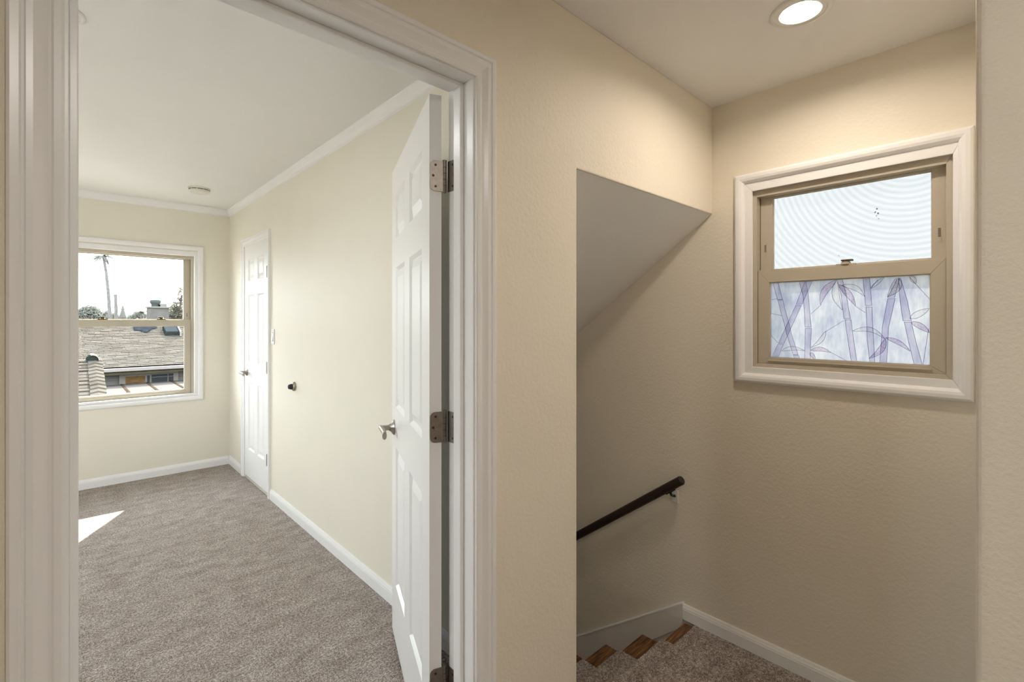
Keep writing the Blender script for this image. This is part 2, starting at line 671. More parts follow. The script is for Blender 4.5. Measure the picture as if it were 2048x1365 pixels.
crown_run('trim_1', (XL, YF), (XB, YF), (0, -1), 'white crown moulding over the bedroom window', 1, -1)
crown_run('trim_2', (XB, YD1), (XB, YF), (-1, 0), 'white crown moulding along the long bedroom wall', 0, -1)
crown_run('trim_3', (XL, YD1), (XL, YF), (1, 0), 'white crown moulding of the left bedroom wall', 0, -1)

CASING = [(0.0, 0.0), (0.0, 0.008), (0.004, 0.0105), (0.013, 0.0115), (0.016, 0.009), (0.020, 0.0088), (0.026, 0.0115),
          (0.037, 0.0175), (0.045, 0.0180), (0.0475, 0.0155), (0.0505, 0.0155), (0.053, 0.0195), (0.063, 0.0205),
          (0.067, 0.0180), (0.067, 0.0)]

CASING = [(o * 0.945, p) for o, p in CASING]


def casing(parent, a0, a1, b0, b1, P, prof, mat, sides='LRT', name='casing', bottom=False):
    """mitred frame; a = along the wall, b = height, P(a, b, p) = point at distance p in front of the wall"""
    for s in sides:
        bb = B()
        if s == 'T':
            bb.loft([[P(a0 - o, b1 + o, p) for o, p in prof], [P(a1 + o, b1 + o, p) for o, p in prof]])
        elif s == 'D':
            bb.loft([[P(a0 - o, b0 - o, p) for o, p in prof], [P(a1 + o, b0 - o, p) for o, p in prof]])
        else:
            sg, a = (-1, a0) if s == 'L' else (1, a1)
            bb.loft([[P(a + sg * o, b0 - (o if bottom else 0), p) for o, p in prof],
                     [P(a + sg * o, b1 + o, p) for o, p in prof]])
        bb.build(name, mat, parent)


# doorway frame
t = root('trim_4', (JX0, YD0, 0), 'white moulded door frame of the bedroom doorway', 'door frame', None, 'structure')
Pd = lambda a, z, p: (a, YD0 - p, z)
casing(t, JX0 - 0.005, JX1 + 0.005, 0.0, DT + 0.005, Pd, CASING, 'trim_paint')
b = B(); b.box(JX0 - 0.019, JX0, YD0, YD1, 0, DT + 0.019); b.build('jamb', 'trim_paint', t, bevel=0.0012)
b = B(); b.box(JX1, JX1 + 0.019, YD0, YD1, 0, DT + 0.019); b.build('jamb', 'trim_paint', t, bevel=0.0012)
b = B(); b.box(JX0, JX1, YD0, YD1, DT, DT + 0.019); b.build('head_jamb', 'trim_paint', t, bevel=0.0012)
b = B(); b.box(JX0, JX0 + 0.012, 1.081, 1.113, 0, DT); b.build('stop', 'trim_paint', t, bevel=0.002)
b = B(); b.box(JX1 - 0.012, JX1, 1.081, 1.113, 0, DT); b.build('stop', 'trim_paint', t, bevel=0.002)
b = B(); b.box(JX0 + 0.012, JX1 - 0.012, 1.081, 1.113, DT - 0.012, DT); b.build('head_stop', 'trim_paint', t, bevel=0.002)
Pi = lambda a, z, p: (a, YD1 + p, z)
casing(t, JX0 - 0.005, JX1 + 0.005, 0.0, DT + 0.005, Pi, CASING, 'trim_paint', name='inner_casing')

# closet door frame
t = root('trim_5', (XB, CY0, 0), 'white moulded frame around the closet door', 'door frame', None, 'structure')
Pc = lambda a, z, p: (XB - p, a, z)
casing(t, CY0 + 0.006, CY1 - 0.006, 0.0, CZ - 0.006, Pc, CASING, 'trim_paint')
for y0, y1 in ((CY0, CY0 + 0.010), (CY1 - 0.010, CY1)):
    b = B(); b.box(XB + 0.0005, XB + 0.059, y0, y1, 0, CZ); b.build('jamb', 'trim_paint', t)
b = B(); b.box(XB + 0.0005, XB + 0.059, CY0 + 0.010, CY1 - 0.010, CZ - 0.010, CZ); b.build('head_jamb', 'trim_paint', t)

# ------------------------------------------------------------------ six panel doors
PROWS = [(0.265, 0.850), (1.020, 1.610), (1.732, 1.917)]


def raised_panel(x0, x1, z0, z1, y_front, y_back):
    """raised and fielded panel with moulded sticking on both faces (local door axes)"""
    b = B()
    for y, s in ((y_front, -1), (y_back, 1)):
        lev = [(0.0, 0.0), (0.006, 0.006), (0.011, 0.0112), (0.016, 0.0112), (0.042, 0.0030), (0.045, 0.0020)]
        rings = []
        for ins, dep in lev:
            yy = y + s * dep
            rings.append([(x0 + ins, yy, z0 + ins), (x1 - ins, yy, z0 + ins), (x1 - ins, yy, z1 - ins), (x0 + ins, yy, z1 - ins)])
        b.loft(rings, caps=False)
        b.face(rings[-1])
    return b


def make_door(name, loc, rotz, w, label, stile=0.114, mull=0.110):
    h0, h1, T = 0.022, 2.040, 0.035
    d = root(name, loc, label, 'door', None, 'structure', rotz)
    cw = (w - 2 * stile - mull) / 2
    b = B(); b.box(0, stile, -T, 0, h0, h1); b.build('stile', 'door_paint', d, local=True)
    b = B(); b.box(w - stile, w, -T, 0, h0, h1); b.build('stile', 'door_paint', d, local=True)
    zs = [h0] + [z for r in PROWS for z in r] + [h1]
    for i in range(0, 8, 2):
        b = B(); b.box(stile, w - stile, -T, 0, zs[i], zs[i + 1]); b.build('rail', 'door_paint', d, local=True)
    for z0, z1 in PROWS:
        b = B(); b.box(stile + cw, stile + cw + mull, -T, 0, z0, z1); b.build('mullion', 'door_paint', d, local=True)
        for x0 in (stile, stile + cw + mull):
            raised_panel(x0, x0 + cw, z0, z1, 0, -T).build('panel', 'door_paint', d, local=True)
    return d


def lever(door, x, z, y, s):
    """lever handle on the face at local y, s = +1 out of the front, lever points to the hinge"""
    b = B()
    b.lathe([(0.033, 0.0), (0.033, 0.003), (0.028, 0.008), (0.019, 0.013), (0.015, 0.019), (0.014, 0.022)], (x, y, z), (0, s, 0), 36)
    h = b.build('handle_rose', 'nickel', door, smooth=True, local=True)
    b = B()
    b.lathe([(0.0115, 0.018), (0.0115, 0.052), (0.0105, 0.057)], (x, y, z), (0, s, 0), 24)
    b.build('neck', 'nickel', h, smooth=True, local=True)
    b = B()
    rings = []
    for k in range(9):
        f = k / 8
        xx = x + 0.012 - f * 0.118
        hh = 0.0115 + 0.004 * f
        dd = 0.0100 - 0.001 * f
        yy = y + s * (0.054 - 0.004 * math.sin(PI * f * 0.9))
        zz = z - 0.010 * f
        rings.append([(xx, yy + dd * math.cos(a), zz + hh * math.sin(a)) for a in [2 * PI * i / 16 for i in range(16)]])
    b.loft(rings)
    b.build('lever', 'nickel', h, smooth=True, local=True)


def rounded_leaf(w, h, r, seg=6):
    """outline of a hinge leaf: square at 0, rounded corners at w"""
    pts = [(0, -h / 2)]
    for c, a0 in (((w - r, -h / 2 + r), -PI / 2), ((w - r, h / 2 - r), 0)):
        for i in range(seg + 1):
            a = a0 + PI / 2 * i / seg
            pts.append((c[0] + r * math.cos(a), c[1] + r * math.sin(a)))
    pts.append((0, h / 2))
    return pts


# ---- bedroom door, swung open past the wall line
DA = math.atan2(0.930, 0.368)
DLOC = (0.770, 1.1745, 0.0)
door = make_door('door_1', DLOC, DA, 0.808, 'white six panel bedroom door standing open in the doorway')
lever(door, 0.742, 0.925, 0.0, 1)
lever(door, 0.742, 0.925, -0.035, -1)
b = B(); b.box(0.8078, 0.809, -0.029, -0.006, 0.895, 0.955); b.build('latch_plate', 'nickel', door, local=True)
M = Matrix.Translation(DLOC) @ Matrix.Rotation(DA, 4, 'Z')
MI = M.inverted()
PIN = (0.8115, 1.1585)
pl = MI @ Vector((PIN[0], PIN[1], 0))


def hinge(z):
    H = 0.089
    b = B()
    b.lathe([(0.0035, -H / 2 - 0.003), (0.0058, -H / 2), (0.0058, H / 2), (0.0066, H / 2), (0.0066, H / 2 + 0.003), (0.003, H / 2 + 0.005)],
            (pl.x, pl.y, z), (0, 0, 1), 20)
    hb = b.build('hinge', 'hinge_metal', door, smooth=True, local=True)
    for k in range(1, 5):
        b = B(); zz = z - H / 2 + H * k / 5
        b.lathe([(0.00585, -0.0006), (0.0060, -0.0006), (0.0060, 0.0006), (0.00585, 0.0006)], (pl.x, pl.y, zz), (0, 0, 1), 20)
        b.build('knuckle_gap', 'screw_dark', hb, local=True)
    # leaf let into the door edge
    out = rounded_leaf(0.040, H, 0.015)
    b = B()
    b.prism(out, lambda u, v, t: (t, pl.y + 0.003 + u, z + v), -0.0022, 0.0008)
    b.build('leaf', 'hinge_metal', hb, local=True)
    for u, v in ((0.024, 0.031), (0.031, 0.0), (0.024, -0.031)):
        b = B(); b.lathe([(0.0038, 0.0), (0.0038, 0.0004), (0.0015, 0.0005)], (-0.0022, pl.y + 0.003 + u, z + v), (-1, 0, 0), 12)
        b.build('screw', 'screw_dark', hb, local=True)
    # leaf on the jamb
    b = B()
    b.prism(out, lambda u, v, t: tuple(MI @ Vector((t, PIN[1] - 0.004 - u, z + v))), JX1 - 0.0022, JX1 - 0.0002)
    b.build('leaf', 'hinge_metal', hb, local=True)
    for u, v in ((0.024, 0.031), (0.031, 0.0), (0.024, -0.031)):
        b = B()
        p = MI @ Vector((JX1 - 0.0022, PIN[1] - 0.004 - u, z + v))
        q = MI.to_3x3() @ Vector((-1, 0, 0))
        b.lathe([(0.0035, 0.0), (0.0035, 0.0004), (0.0015, 0.0005)], p, q, 12)
        b.build('screw', 'screw_dark', hb, local=True)


for z in (0.333, 1.0765, 1.805):
    hinge(z - 0.0)

# ---- closet door, closed
cd = make_door('door_2', (XB - 0.002, CY0 + 0.013, 0), R(90), CY1 - CY0 - 0.026, 'closed white six panel closet door beside the far corner', 0.10, 0.085)
lever(cd, CY1 - CY0 - 0.026 - 0.065, 0.935, 0.0, 1)
for z in (0.288, 1.014, 1.772):
    b = B()
    b.lathe([(0.004, -0.047), (0.0065, -0.0445), (0.0065, 0.0445), (0.004, 0.047)], (-0.004, 0.0065, z), (0, 0, 1), 16)
    hb = b.build('hinge', 'hinge_metal', cd, smooth=True, local=True)
    b = B(); b.box(-0.002, 0.017, 0.0, 0.0022, z - 0.0445, z + 0.0445); b.build('leaf', 'hinge_metal', hb, local=True)


# ------------------------------------------------------------------ windows
WCAS = [(0.0, 0.0), (0.0, 0.004), (0.003, 0.010), (0.010, 0.017), (0.020, 0.0205), (0.032, 0.0205), (0.039, 0.017), (0.042, 0.012), (0.042, 0.0)]


def ring_mesh(a0, a1, b0, b1, wl, wr, wt, wb, p0, p1, P, gap=0.0003):
    """four mitred bars as one mesh; outer rect a0..b1, bar widths, from depth p0 to p1"""
    b = B()
    o = [(a0, b0), (a1, b0), (a1, b1), (a0, b1)]
    i = [(a0 + wl, b0 + wb), (a1 - wr, b0 + wb), (a1 - wr, b1 - wt), (a0 + wl, b1 - wt)]
    for k in range(4):
        j = (k + 1) % 4
        ux, uy = o[j][0] - o[k][0], o[j][1] - o[k][1]
        L = math.hypot(ux, uy)
        ux, uy = ux / L * gap, uy / L * gap
        q = [(o[k][0] + ux, o[k][1] + uy), (o[j][0] - ux, o[j][1] - uy), (i[j][0] - ux, i[j][1] - uy), (i[k][0] + ux, i[k][1] + uy)]
        b.loft([[P(a, z, p0) for a, z in q], [P(a, z, p1) for a, z in q]])
    return b


def pbox(P, a0, a1, z0, z1, p0, p1):
    b = B()
    b.loft([[P(a0, z0, p), P(a1, z0, p), P(a1, z1, p), P(a0, z1, p)] for p in (p0, p1)])
    return b


def make_window(name, P, loc, label, cas, op, tan, low, lowg, upg, locks, latch, setb, film=False, screen=False, lift=True):
    """cas = inner edge of casing, op = wall opening, tan = vinyl frame outline, low = lower sash outline,
    lowg / upg = glass areas (a0, a1, z0, z1); setb = depth of the vinyl frame behind the wall face"""
    w = root(name, loc, label, 'window', None, 'structure')
    casing(w, cas[0], cas[1], cas[2], cas[3], P, WCAS, 'trim_paint', 'LRTD', bottom=True)
    # white lining between casing and vinyl
    b = ring_mesh(op[0] + 0.001, op[1] - 0.001, op[2] + 0.001, op[3] - 0.001, tan[0] - op[0] + 0.004, op[1] - tan[1] + 0.004,
                  op[3] - tan[3] + 0.004, tan[2] - op[2] + 0.004, 0.0015, -setb + 0.012, P)
    b.build('lining', 'trim_paint', w, bevel=0.002)
    b = ring_mesh(op[0] + 0.001, op[1] - 0.001, op[2] + 0.001, op[3] - 0.001, tan[0] - op[0], op[1] - tan[1], op[3] - tan[3], tan[2] - op[2],
                  -setb + 0.0118, -setb, P)
    b.build('lining_step', 'trim_paint', w)
    # vinyl frame
    fl, fr = low[0] - tan[0] - 0.0015, tan[1] - low[1] - 0.0015
    b = ring_mesh(op[0] + 0.002, op[1] - 0.002, op[2] + 0.002, op[3] - 0.002, low[0] - op[0] - 0.0025, op[1] - low[1] - 0.0025,
                  op[3] - tan[3] + 0.029, low[2] - op[2] - 0.0025, -setb - 0.0005, -setb - 0.075, P)
    b.build('frame', 'vinyl_tan', w, bevel=0.001)
    # channel shadow gap behind the sashes
    # lower sash
    pl0, pl1 = -setb - 0.012, -setb - 0.036
    b = ring_mesh(low[0], low[1], low[2], low[3], lowg[0] - low[0], low[1] - lowg[1], low[3] - lowg[3], lowg[2] - low[2], pl0, pl1, P)
    ls = b.build('lower_sash', 'vinyl_tan', w, bevel=0.0012)
    b = ring_mesh(lowg[0] - 0.001, lowg[1] + 0.001, lowg[2] - 0.001, lowg[3] + 0.001, 0.004, 0.004, 0.004, 0.004, pl0 - 0.007, pl1 + 0.003, P)
    b.build('glazing_bead', 'vinyl_tan', ls)
    if film:
        pbox(P, lowg[0] - 0.002, lowg[1] + 0.002, lowg[2] - 0.002, lowg[3] + 0.002, pl0 - 0.0145, pl0 - 0.0165).build('pane', 'glass', ls)
    else:
        pbox(P, lowg[0] - 0.002, lowg[1] + 0.002, lowg[2] - 0.002, lowg[3] + 0.002, pl0 - 0.011, pl0 - 0.014).build('pane', 'glass', ls)
    if lift:
        pbox(P, lowg[0] - 0.004, lowg[1] + 0.004, low[2] + (lowg[2] - low[2]) * 0.42, low[2] + (lowg[2] - low[2]) * 0.62, pl0 + 0.007, pl0).build(
            'lift_rail', 'vinyl_tan', ls, bevel=0.0015)
    # upper sash
    pu0, pu1 = -setb - 0.040, -setb - 0.064
    up = (low[0], low[1], low[3] - 0.045, tan[3] - 0.012)
    b = ring_mesh(up[0], up[1], up[2], up[3], upg[0] - up[0], up[1] - upg[1], up[3] - upg[3], upg[2] - up[2], pu0, pu1, P)
    us = b.build('upper_sash', 'vinyl_tan', w, bevel=0.0012)
    b = ring_mesh(upg[0] - 0.001, upg[1] + 0.001, upg[2] - 0.001, upg[3] + 0.001, 0.003, 0.003, 0.003, 0.003, pu0 - 0.006, pu1 + 0.003, P)
    b.build('glazing_bead', 'vinyl_tan', us)
    pbox(P, upg[0] - 0.002, upg[1] + 0.002, upg[2] - 0.002, upg[3] + 0.002, pu0 - 0.011, pu0 - 0.014).build('pane', 'glass', us)
    # dark track slots at both sides of the upper sash
    for a in (low[0] - 0.0012, low[1] - 0.0012):
        pbox(P, a, a + 0.0024, low[2], low[3], pl0 + 0.0006, pl0 - 0.004).build('track_gap', 'vinyl_dark', w)
    for a in (low[0] - 0.001, low[1] - 0.0025):
        pbox(P, a, a + 0.0035, low[3] + 0.002, up[3], pu0 + 0.0006, pu0 - 0.003).build('track_gap', 'vinyl_dark', w)
    # sash locks on the meeting rail
    for a in locks:
        k = pbox(P, a - 0.034, a + 0.034, low[3], low[3] + 0.008, pl0 - 0.003, pl1 + 0.002).build('sash_lock', 'bronze_lock' if not film else 'vinyl_tan', w, bevel=0.002)
        b = B()
        o = Vector(P(a, low[3] + 0.005, (pl0 + pl1) / 2))
        b.lathe([(0.018, 0), (0.017, 0.008), (0.010, 0.013)], o, (0, 0, 1), 20)
        b.build('cam', 'bronze_lock' if not film else 'vinyl_tan', k, smooth=True)
        pbox(P, a - 0.026, a + 0.014, low[3] + 0.017, low[3] + 0.024, pl0 + 0.004, pl1 + 0.006).build('lock_lever', 'screw_dark' if not film else 'vinyl_dark', k, bevel=0.002)
    # tilt latches on the lower sash
    for a in (low[0] + 0.018, low[1] - 0.018):
        pbox(P, a - 0.017, a + 0.017, low[3] - 0.0005, low[3] + 0.005, pl0 - 0.002, pl1 + 0.002).build('tilt_latch', 'vinyl_tan', w, bevel=0.0015)
    # ribbed vent stops in the upper sash stiles
    for a, z in latch:
        s = pbox(P, a - 0.005, a + 0.005, z - 0.026, z + 0.030, pu0 + 0.0012, pu0 - 0.0005).build('vent_stop', 'vinyl_tan', w)
        for q in range(8):
            pbox(P, a - 0.0040, a + 0.0040, z - 0.006 + q * 0.0042, z - 0.0035 + q * 0.0042, pu0 + 0.0018, pu0 + 0.001).build('rib', 'vinyl_dark', s)
    if screen:
        b = B()
        p = -setb - 0.0705
        b.face([P(op[0] + 0.01, upg[2] - 0.03, p), P(op[1] - 0.01, upg[2] - 0.03, p), P(op[1] - 0.01, op[3] - 0.01, p), P(op[0] + 0.01, op[3] - 0.01, p)])
        b.build('insect_screen', 'screen_weave', w)
    return w


# bedroom window (window_1)
P1 = lambda a, z, p: (a, YF - p, z)
make_window('window_1', P1, (0.443, YF, 0.69), 'tan vinyl double hung bedroom window looking out on roofs',
            (-0.028, 0.914, 0.690, 2.035), WF, (-0.007, 0.893, 0.705, 1.990),
            (0.017, 0.869, 0.708, 1.394), (0.066, 0.820, 0.750, 1.336), (0.070, 0.816, 1.398, 1.953),
            (0.240, 0.645), ((0.843, 1.43), (0.043, 1.43)), 0.05)
# stairwell window (window_2)
P2 = lambda a, z, p: (XR - p, a, z)
FILM_X = None
make_window('window_2', P2, (XR, 0.525, 1.142), 'small tan vinyl stairwell window with bamboo film on its lower pane',
            (0.165, 0.887, 1.146, 2.014), WH, (0.174, 0.860, 1.171, 1.980),
            (0.199, 0.842, 1.192, 1.611), (0.242, 0.794, 1.219, 1.558), (0.242, 0.790, 1.618, 1.943),
            (0.506,), ((0.819, 1.706), (0.220, 1.700)), 0.02, film=True, screen=True)
W2 = bpy.data.objects['window_2']
# left bedroom window (window_3_added), unseen, added to bring daylight into the room
P3 = lambda a, z, p: (XL + p, a, z)
make_window('window_3_added', P3, (XL, 3.15, 0.70), 'wide tan vinyl double hung window added unseen in the left bedroom wall for daylight',
            (2.357, 3.943, 0.705, 2.025), WL, (2.378, 3.922, 0.715, 2.000),
            (2.402, 3.898, 0.718, 1.394), (2.450, 3.850, 0.750, 1.340), (2.454, 3.846, 1.400, 1.960),
            (2.8, 3.5), (), 0.05)
portal((0.443, YF + 0.16, 1.36), (0, -1, 0), 0.96, 1.34)
portal((XL - 0.16, 3.15, 1.36), (1, 0, 0), 1.60, 1.34)
portal((XR + 0.16, 0.525, 1.58), (-1, 0, 0), 0.74, 0.88)

# dirt specks on the upper pane
rs = random.Random(3)
for a, z, r in ((0.414, 1.838, 0.0042), (0.420, 1.825, 0.0030), (0.411, 1.819, 0.0030), (0.416, 1.810, 0.0022), (0.409, 1.797, 0.0016), (0.545, 1.661, 0.0018)):
    b = B()
    b.face([P2(a * 0.9834 + r * rs.uniform(0.5, 1.2) * math.cos(k * PI / 3), 1.385 + (z - 1.385) * 0.9834 + r * rs.uniform(0.5, 1.4) * math.sin(k * PI / 3), -0.0698) for k in range(6)])
    b.build('dirt_speck', 'slot_dark', [c for c in W2.children if c.name.startswith('upper_sash')][0])

# ---- bamboo film on the lower pane of the stairwell window
FP = 0.045                        # depth behind the wall face
FK = (XR + FP) / 2.379
fx = lambda a, z, q: (XR + FP - q, a * FK, 1.385 + (z - 1.385) * FK)
b = B()
b.face([P2(0.2425, 1.2195, -FP), P2(0.7935, 1.2195, -FP), P2(0.7935, 1.5575, -FP), P2(0.2425, 1.5575, -FP)])
film = b.build('bamboo_film', 'film_frost', W2)
film['label'] = 'frosted blue film printed with bamboo stalks and leaves'
STALKS = [
    [(0.784, 1.563, 0.021), (0.766, 1.481, 0.022)],
    [(0.764, 1.479, 0.021), (0.753, 1.428, 0.02), (0.739, 1.375, 0.02), (0.729, 1.328, 0.02), (0.702, 1.234, 0.02)],
    [(0.701, 1.232, 0.02), (0.696, 1.217, 0.021)],
    [(0.675, 1.562, 0.025), (0.663, 1.5, 0.022), (0.658, 1.439, 0.02), (0.653, 1.357, 0.024)],
    [(0.652, 1.352, 0.024), (0.654, 1.293, 0.022), (0.656, 1.218, 0.023)],
    [(0.536, 1.562, 0.019), (0.522, 1.492, 0.018), (0.51, 1.394, 0.022)],
    [(0.507, 1.389, 0.021), (0.498, 1.309, 0.02), (0.486, 1.217, 0.019)],
    [(0.445, 1.562, 0.022), (0.437, 1.447, 0.021)],
    [(0.436, 1.441, 0.02), (0.434, 1.379, 0.02), (0.431, 1.306, 0.021), (0.425, 1.217, 0.017)],
    [(0.343, 1.547, 0.007), (0.365, 1.477, 0.022)],
    [(0.364, 1.472, 0.023), (0.383, 1.359, 0.02), (0.39, 1.217, 0.022)],
    [(0.339, 1.55, 0.007), (0.326, 1.46, 0.022), (0.316, 1.385, 0.025)],
    [(0.314, 1.38, 0.021), (0.3, 1.3, 0.022), (0.283, 1.217, 0.024)],
    [(0.65, 1.5605, 0.029), (0.688, 1.458, 0.023)],
    [(0.69, 1.453, 0.022), (0.76, 1.283, 0.023)],
    [(0.762, 1.279, 0.023), (0.787, 1.217, 0.027)],
]
LEAVES = [
    (0.5480, 1.5560, 0.6060, 1.4540, 0.0260, 0.12, 1), (0.5480, 1.5530, 0.5260, 1.4300, 0.0260, 0.10, 0),
    (0.5370, 1.5360, 0.4810, 1.4480, 0.0230, -0.05, 1), (0.5280, 1.5330, 0.4500, 1.4840, 0.0200, -0.15, 0),
    (0.3410, 1.5530, 0.3760, 1.4800, 0.0320, -0.10, 2), (0.4290, 1.5160, 0.3860, 1.5590, 0.0110, 0.00, 0),
    (0.3070, 1.3940, 0.2510, 1.4310, 0.0230, 0.00, 0), (0.3030, 1.3810, 0.2500, 1.3400, 0.0200, -0.05, 1),
    (0.4900, 1.3430, 0.3840, 1.3130, 0.0180, -0.20, 0), (0.3810, 1.3180, 0.3070, 1.2690, 0.0160, -0.08, 1),
    (0.3820, 1.3130, 0.4350, 1.2330, 0.0200, -0.12, 1), (0.5860, 1.3400, 0.6400, 1.2690, 0.0160, -0.10, 0),
    (0.6420, 1.2570, 0.5680, 1.2510, 0.0180, -0.12, 1), (0.7580, 1.2490, 0.6670, 1.2540, 0.0170, -0.12, 0),
    (0.6440, 1.2460, 0.6250, 1.2190, 0.0150, 0.00, 1), (0.3040, 1.5570, 0.2900, 1.5270, 0.0170, 0.00, 2),
]
TWIGS = [
    (0.6420, 1.4150, 0.6030, 1.4540), (0.5860, 1.3390, 0.5230, 1.3850), (0.5700, 1.2520, 0.5100, 1.2180),
    (0.8070, 1.4800, 0.7770, 1.4860), (0.8070, 1.4200, 0.7580, 1.4080), (0.8070, 1.3220, 0.7740, 1.2840),
    (0.4850, 1.4480, 0.4480, 1.4180), (0.3110, 1.5560, 0.2500, 1.4660), (0.2530, 1.3550, 0.2690, 1.2170),
    (0.4300, 1.5160, 0.4080, 1.5470),
]


def thin(poly, q0, q1, name, mat, parent):
    b = B()
    b.prism(poly, lambda a, z, t: fx(a, min(max(z, 1.217), 1.560), t), q0, q1)
    return b.build(name, mat, parent)


def outline_poly(pts, wd):
    """closed thin band along a closed outline, as one list of quads"""
    quads = []
    n = len(pts)
    for i in range(n):
        (x0, y0), (x1, y1) = pts[i], pts[(i + 1) % n]
        L = math.hypot(x1 - x0, y1 - y0)
        if L < 1e-6:
            continue
        nx, ny = -(y1 - y0) / L * wd / 2, (x1 - x0) / L * wd / 2
        ex, ey = (x1 - x0) / L * wd * 0.4, (y1 - y0) / L * wd * 0.4
        quads.append([(x0 - ex + nx, y0 - ey + ny), (x1 + ex + nx, y1 + ey + ny), (x1 + ex - nx, y1 + ey - ny), (x0 - ex - nx, y0 - ey - ny)])
    return quads


def band_mesh(quads, q, name, mat, parent):
    b = B()
    for k in quads:
        b.face([fx(a, min(max(z, 1.217), 1.560), q) for a, z in k])
    return b.build(name, mat, parent)


for si, st in enumerate(STALKS):
    lv = 0.0008 if si < 13 else 0.0020
    left = [(a + w / 2, z) for a, z, w in st]
    right = [(a - w / 2, z) for a, z, w in st][::-1]
    pts = left + right
    b = B()
    b.face([fx(a, min(max(z, 1.217), 1.560), lv) for a, z in pts])
    b.build('bamboo_stalk', 'ink_stalk', film)
    band_mesh(outline_poly(pts, 0.0017), lv + 0.0004, 'stalk_outline', 'ink_line', film)
for a0, z0, a1, z1, wd, cv, ci in LEAVES:
    L = math.hypot(a1 - a0, z1 - z0)
    dx, dz = (a1 - a0) / L, (z1 - z0) / L
    nx, nz = -dz, dx
    up, dn = [], []
    for k in range(11):
        f = k / 10
        off = cv * L * math.sin(PI * f)
        hw = wd / 2 * math.sin(PI * f ** 0.8) ** 0.8 if 0 < f < 1 else 0.0003
        cx, cz = a0 + dx * L * f + nx * off, z0 + dz * L * f + nz * off
        up.append((cx + nx * hw, cz + nz * hw))
        dn.append((cx - nx * hw, cz - nz * hw))
    pts = up + dn[::-1]
    b = B()
    b.face([fx(max(a, 0.248), min(max(z, 1.217), 1.560), 0.0030) for a, z in pts])
    b.build('bamboo_leaf', ('ink_leaf_pale', 'ink_leaf_pink', 'ink_leaf_tan')[ci], film)
    band_mesh(outline_poly(pts, 0.0015), 0.0034, 'leaf_outline', 'ink_line', film)
for l_ in TWIGS:
    band_mesh([outline_poly([l_[:2], l_[2:]], 0.0017)[0]], 0.0016, 'twig', 'ink_line', film)

# ------------------------------------------------------------------ stairs
st = root('staircase', (1.78, NOSE, ZL), 'carpeted oak stairs going down beside the handrail wall', 'staircase')
SX0, SX1 = XP + 0.001, XR - 0.0135
RX0, RX1 = 1.49, 2.072
for k in range(10):
    yn = NOSE + RUN * k
    zt = ZL - 0.011 - RISE * k
    back = 1.1205 if k == 0 else yn - RUN - 0.020
    b = B()
    b.box(SX0, SX1, back, yn, zt - 0.026, zt)
    b.build('tread', 'oak_stained', st, bevel=0.006, seg=3)
    b = B()
    b.box(SX0, SX1, yn - 0.040, yn - 0.022, zt - RISE, zt - 0.0265)
    b.build('riser', 'skirt_paint', st)
prof = []
th = 0.012
for k in range(10):
    yn = NOSE + RUN * k
    zt = ZL - 0.011 - RISE * k
    yb = NOSE - 0.014 if k == 0 else yn - RUN - 0.0215
    prof += [(yb + (0 if k == 0 else th), zt + th - (0.001 if k == 0 else 0)), (yn - 0.008, zt + th - (0.001 if k == 0 else 0)), (yn + 0.005, zt + th - 0.003), (yn + th - 0.002, zt + 0.002), (yn + th, zt - 0.012),
             (yn + th - 0.004, zt - 0.026), (yn - 0.004, zt - 0.034), (yn - 0.0215 + th, zt - 0.040)]
inner = []
for k in range(9, -1, -1):
    yn = NOSE + RUN * k
    zt = ZL - 0.011 - RISE * k
    yb = NOSE - 0.014 if k == 0 else yn - RUN - 0.0215
    inner += [(yn - 0.0215, zt - 0.040), (yn - 0.010, zt - 0.0275), (yn + 0.001, zt - 0.026), (yn + 0.001, zt + 0.0005), (yb + 0.0005, zt + 0.0005)]
b = B()
b.prism(prof + inner, lambda a, z, t: (t, a, z), RX0, RX1)
b.build('runner', 'carpet', st)
# skirt board on the handrail wall
b = B()
top = [(1.1855, -0.047), (1.215, -0.066), (1.247, -0.090), (4.5, -0.090 - 0.7285 * (4.5 - 1.247))]
b.prism([(1.1855, ZL - 0.04)] + top + [(4.5, -2.6), (3.4, -2.05)], lambda a, z, t: (t, a, z), XR - 0.0130, XR - 0.0005)
struct(b.build('trim_6', 'skirt_paint'), 'pale painted skirt board following the stairs down the wall', 'skirt board')
b = B()
b.loft([[(XR - 0.0005, y, z + 0.001) for y, z in top][i:i + 1] + [(XR - 0.016, top[i][0], top[i][1] + 0.001), (XR - 0.016, top[i][0], top[i][1] + 0.007),
        (XR - 0.010, top[i][0], top[i][1] + 0.012), (XR - 0.0005, top[i][0], top[i][1] + 0.012)] for i in range(4)])
struct(b.build('trim_7', 'trim_paint'), 'thin white bead on top of the stair skirt board', 'moulding')

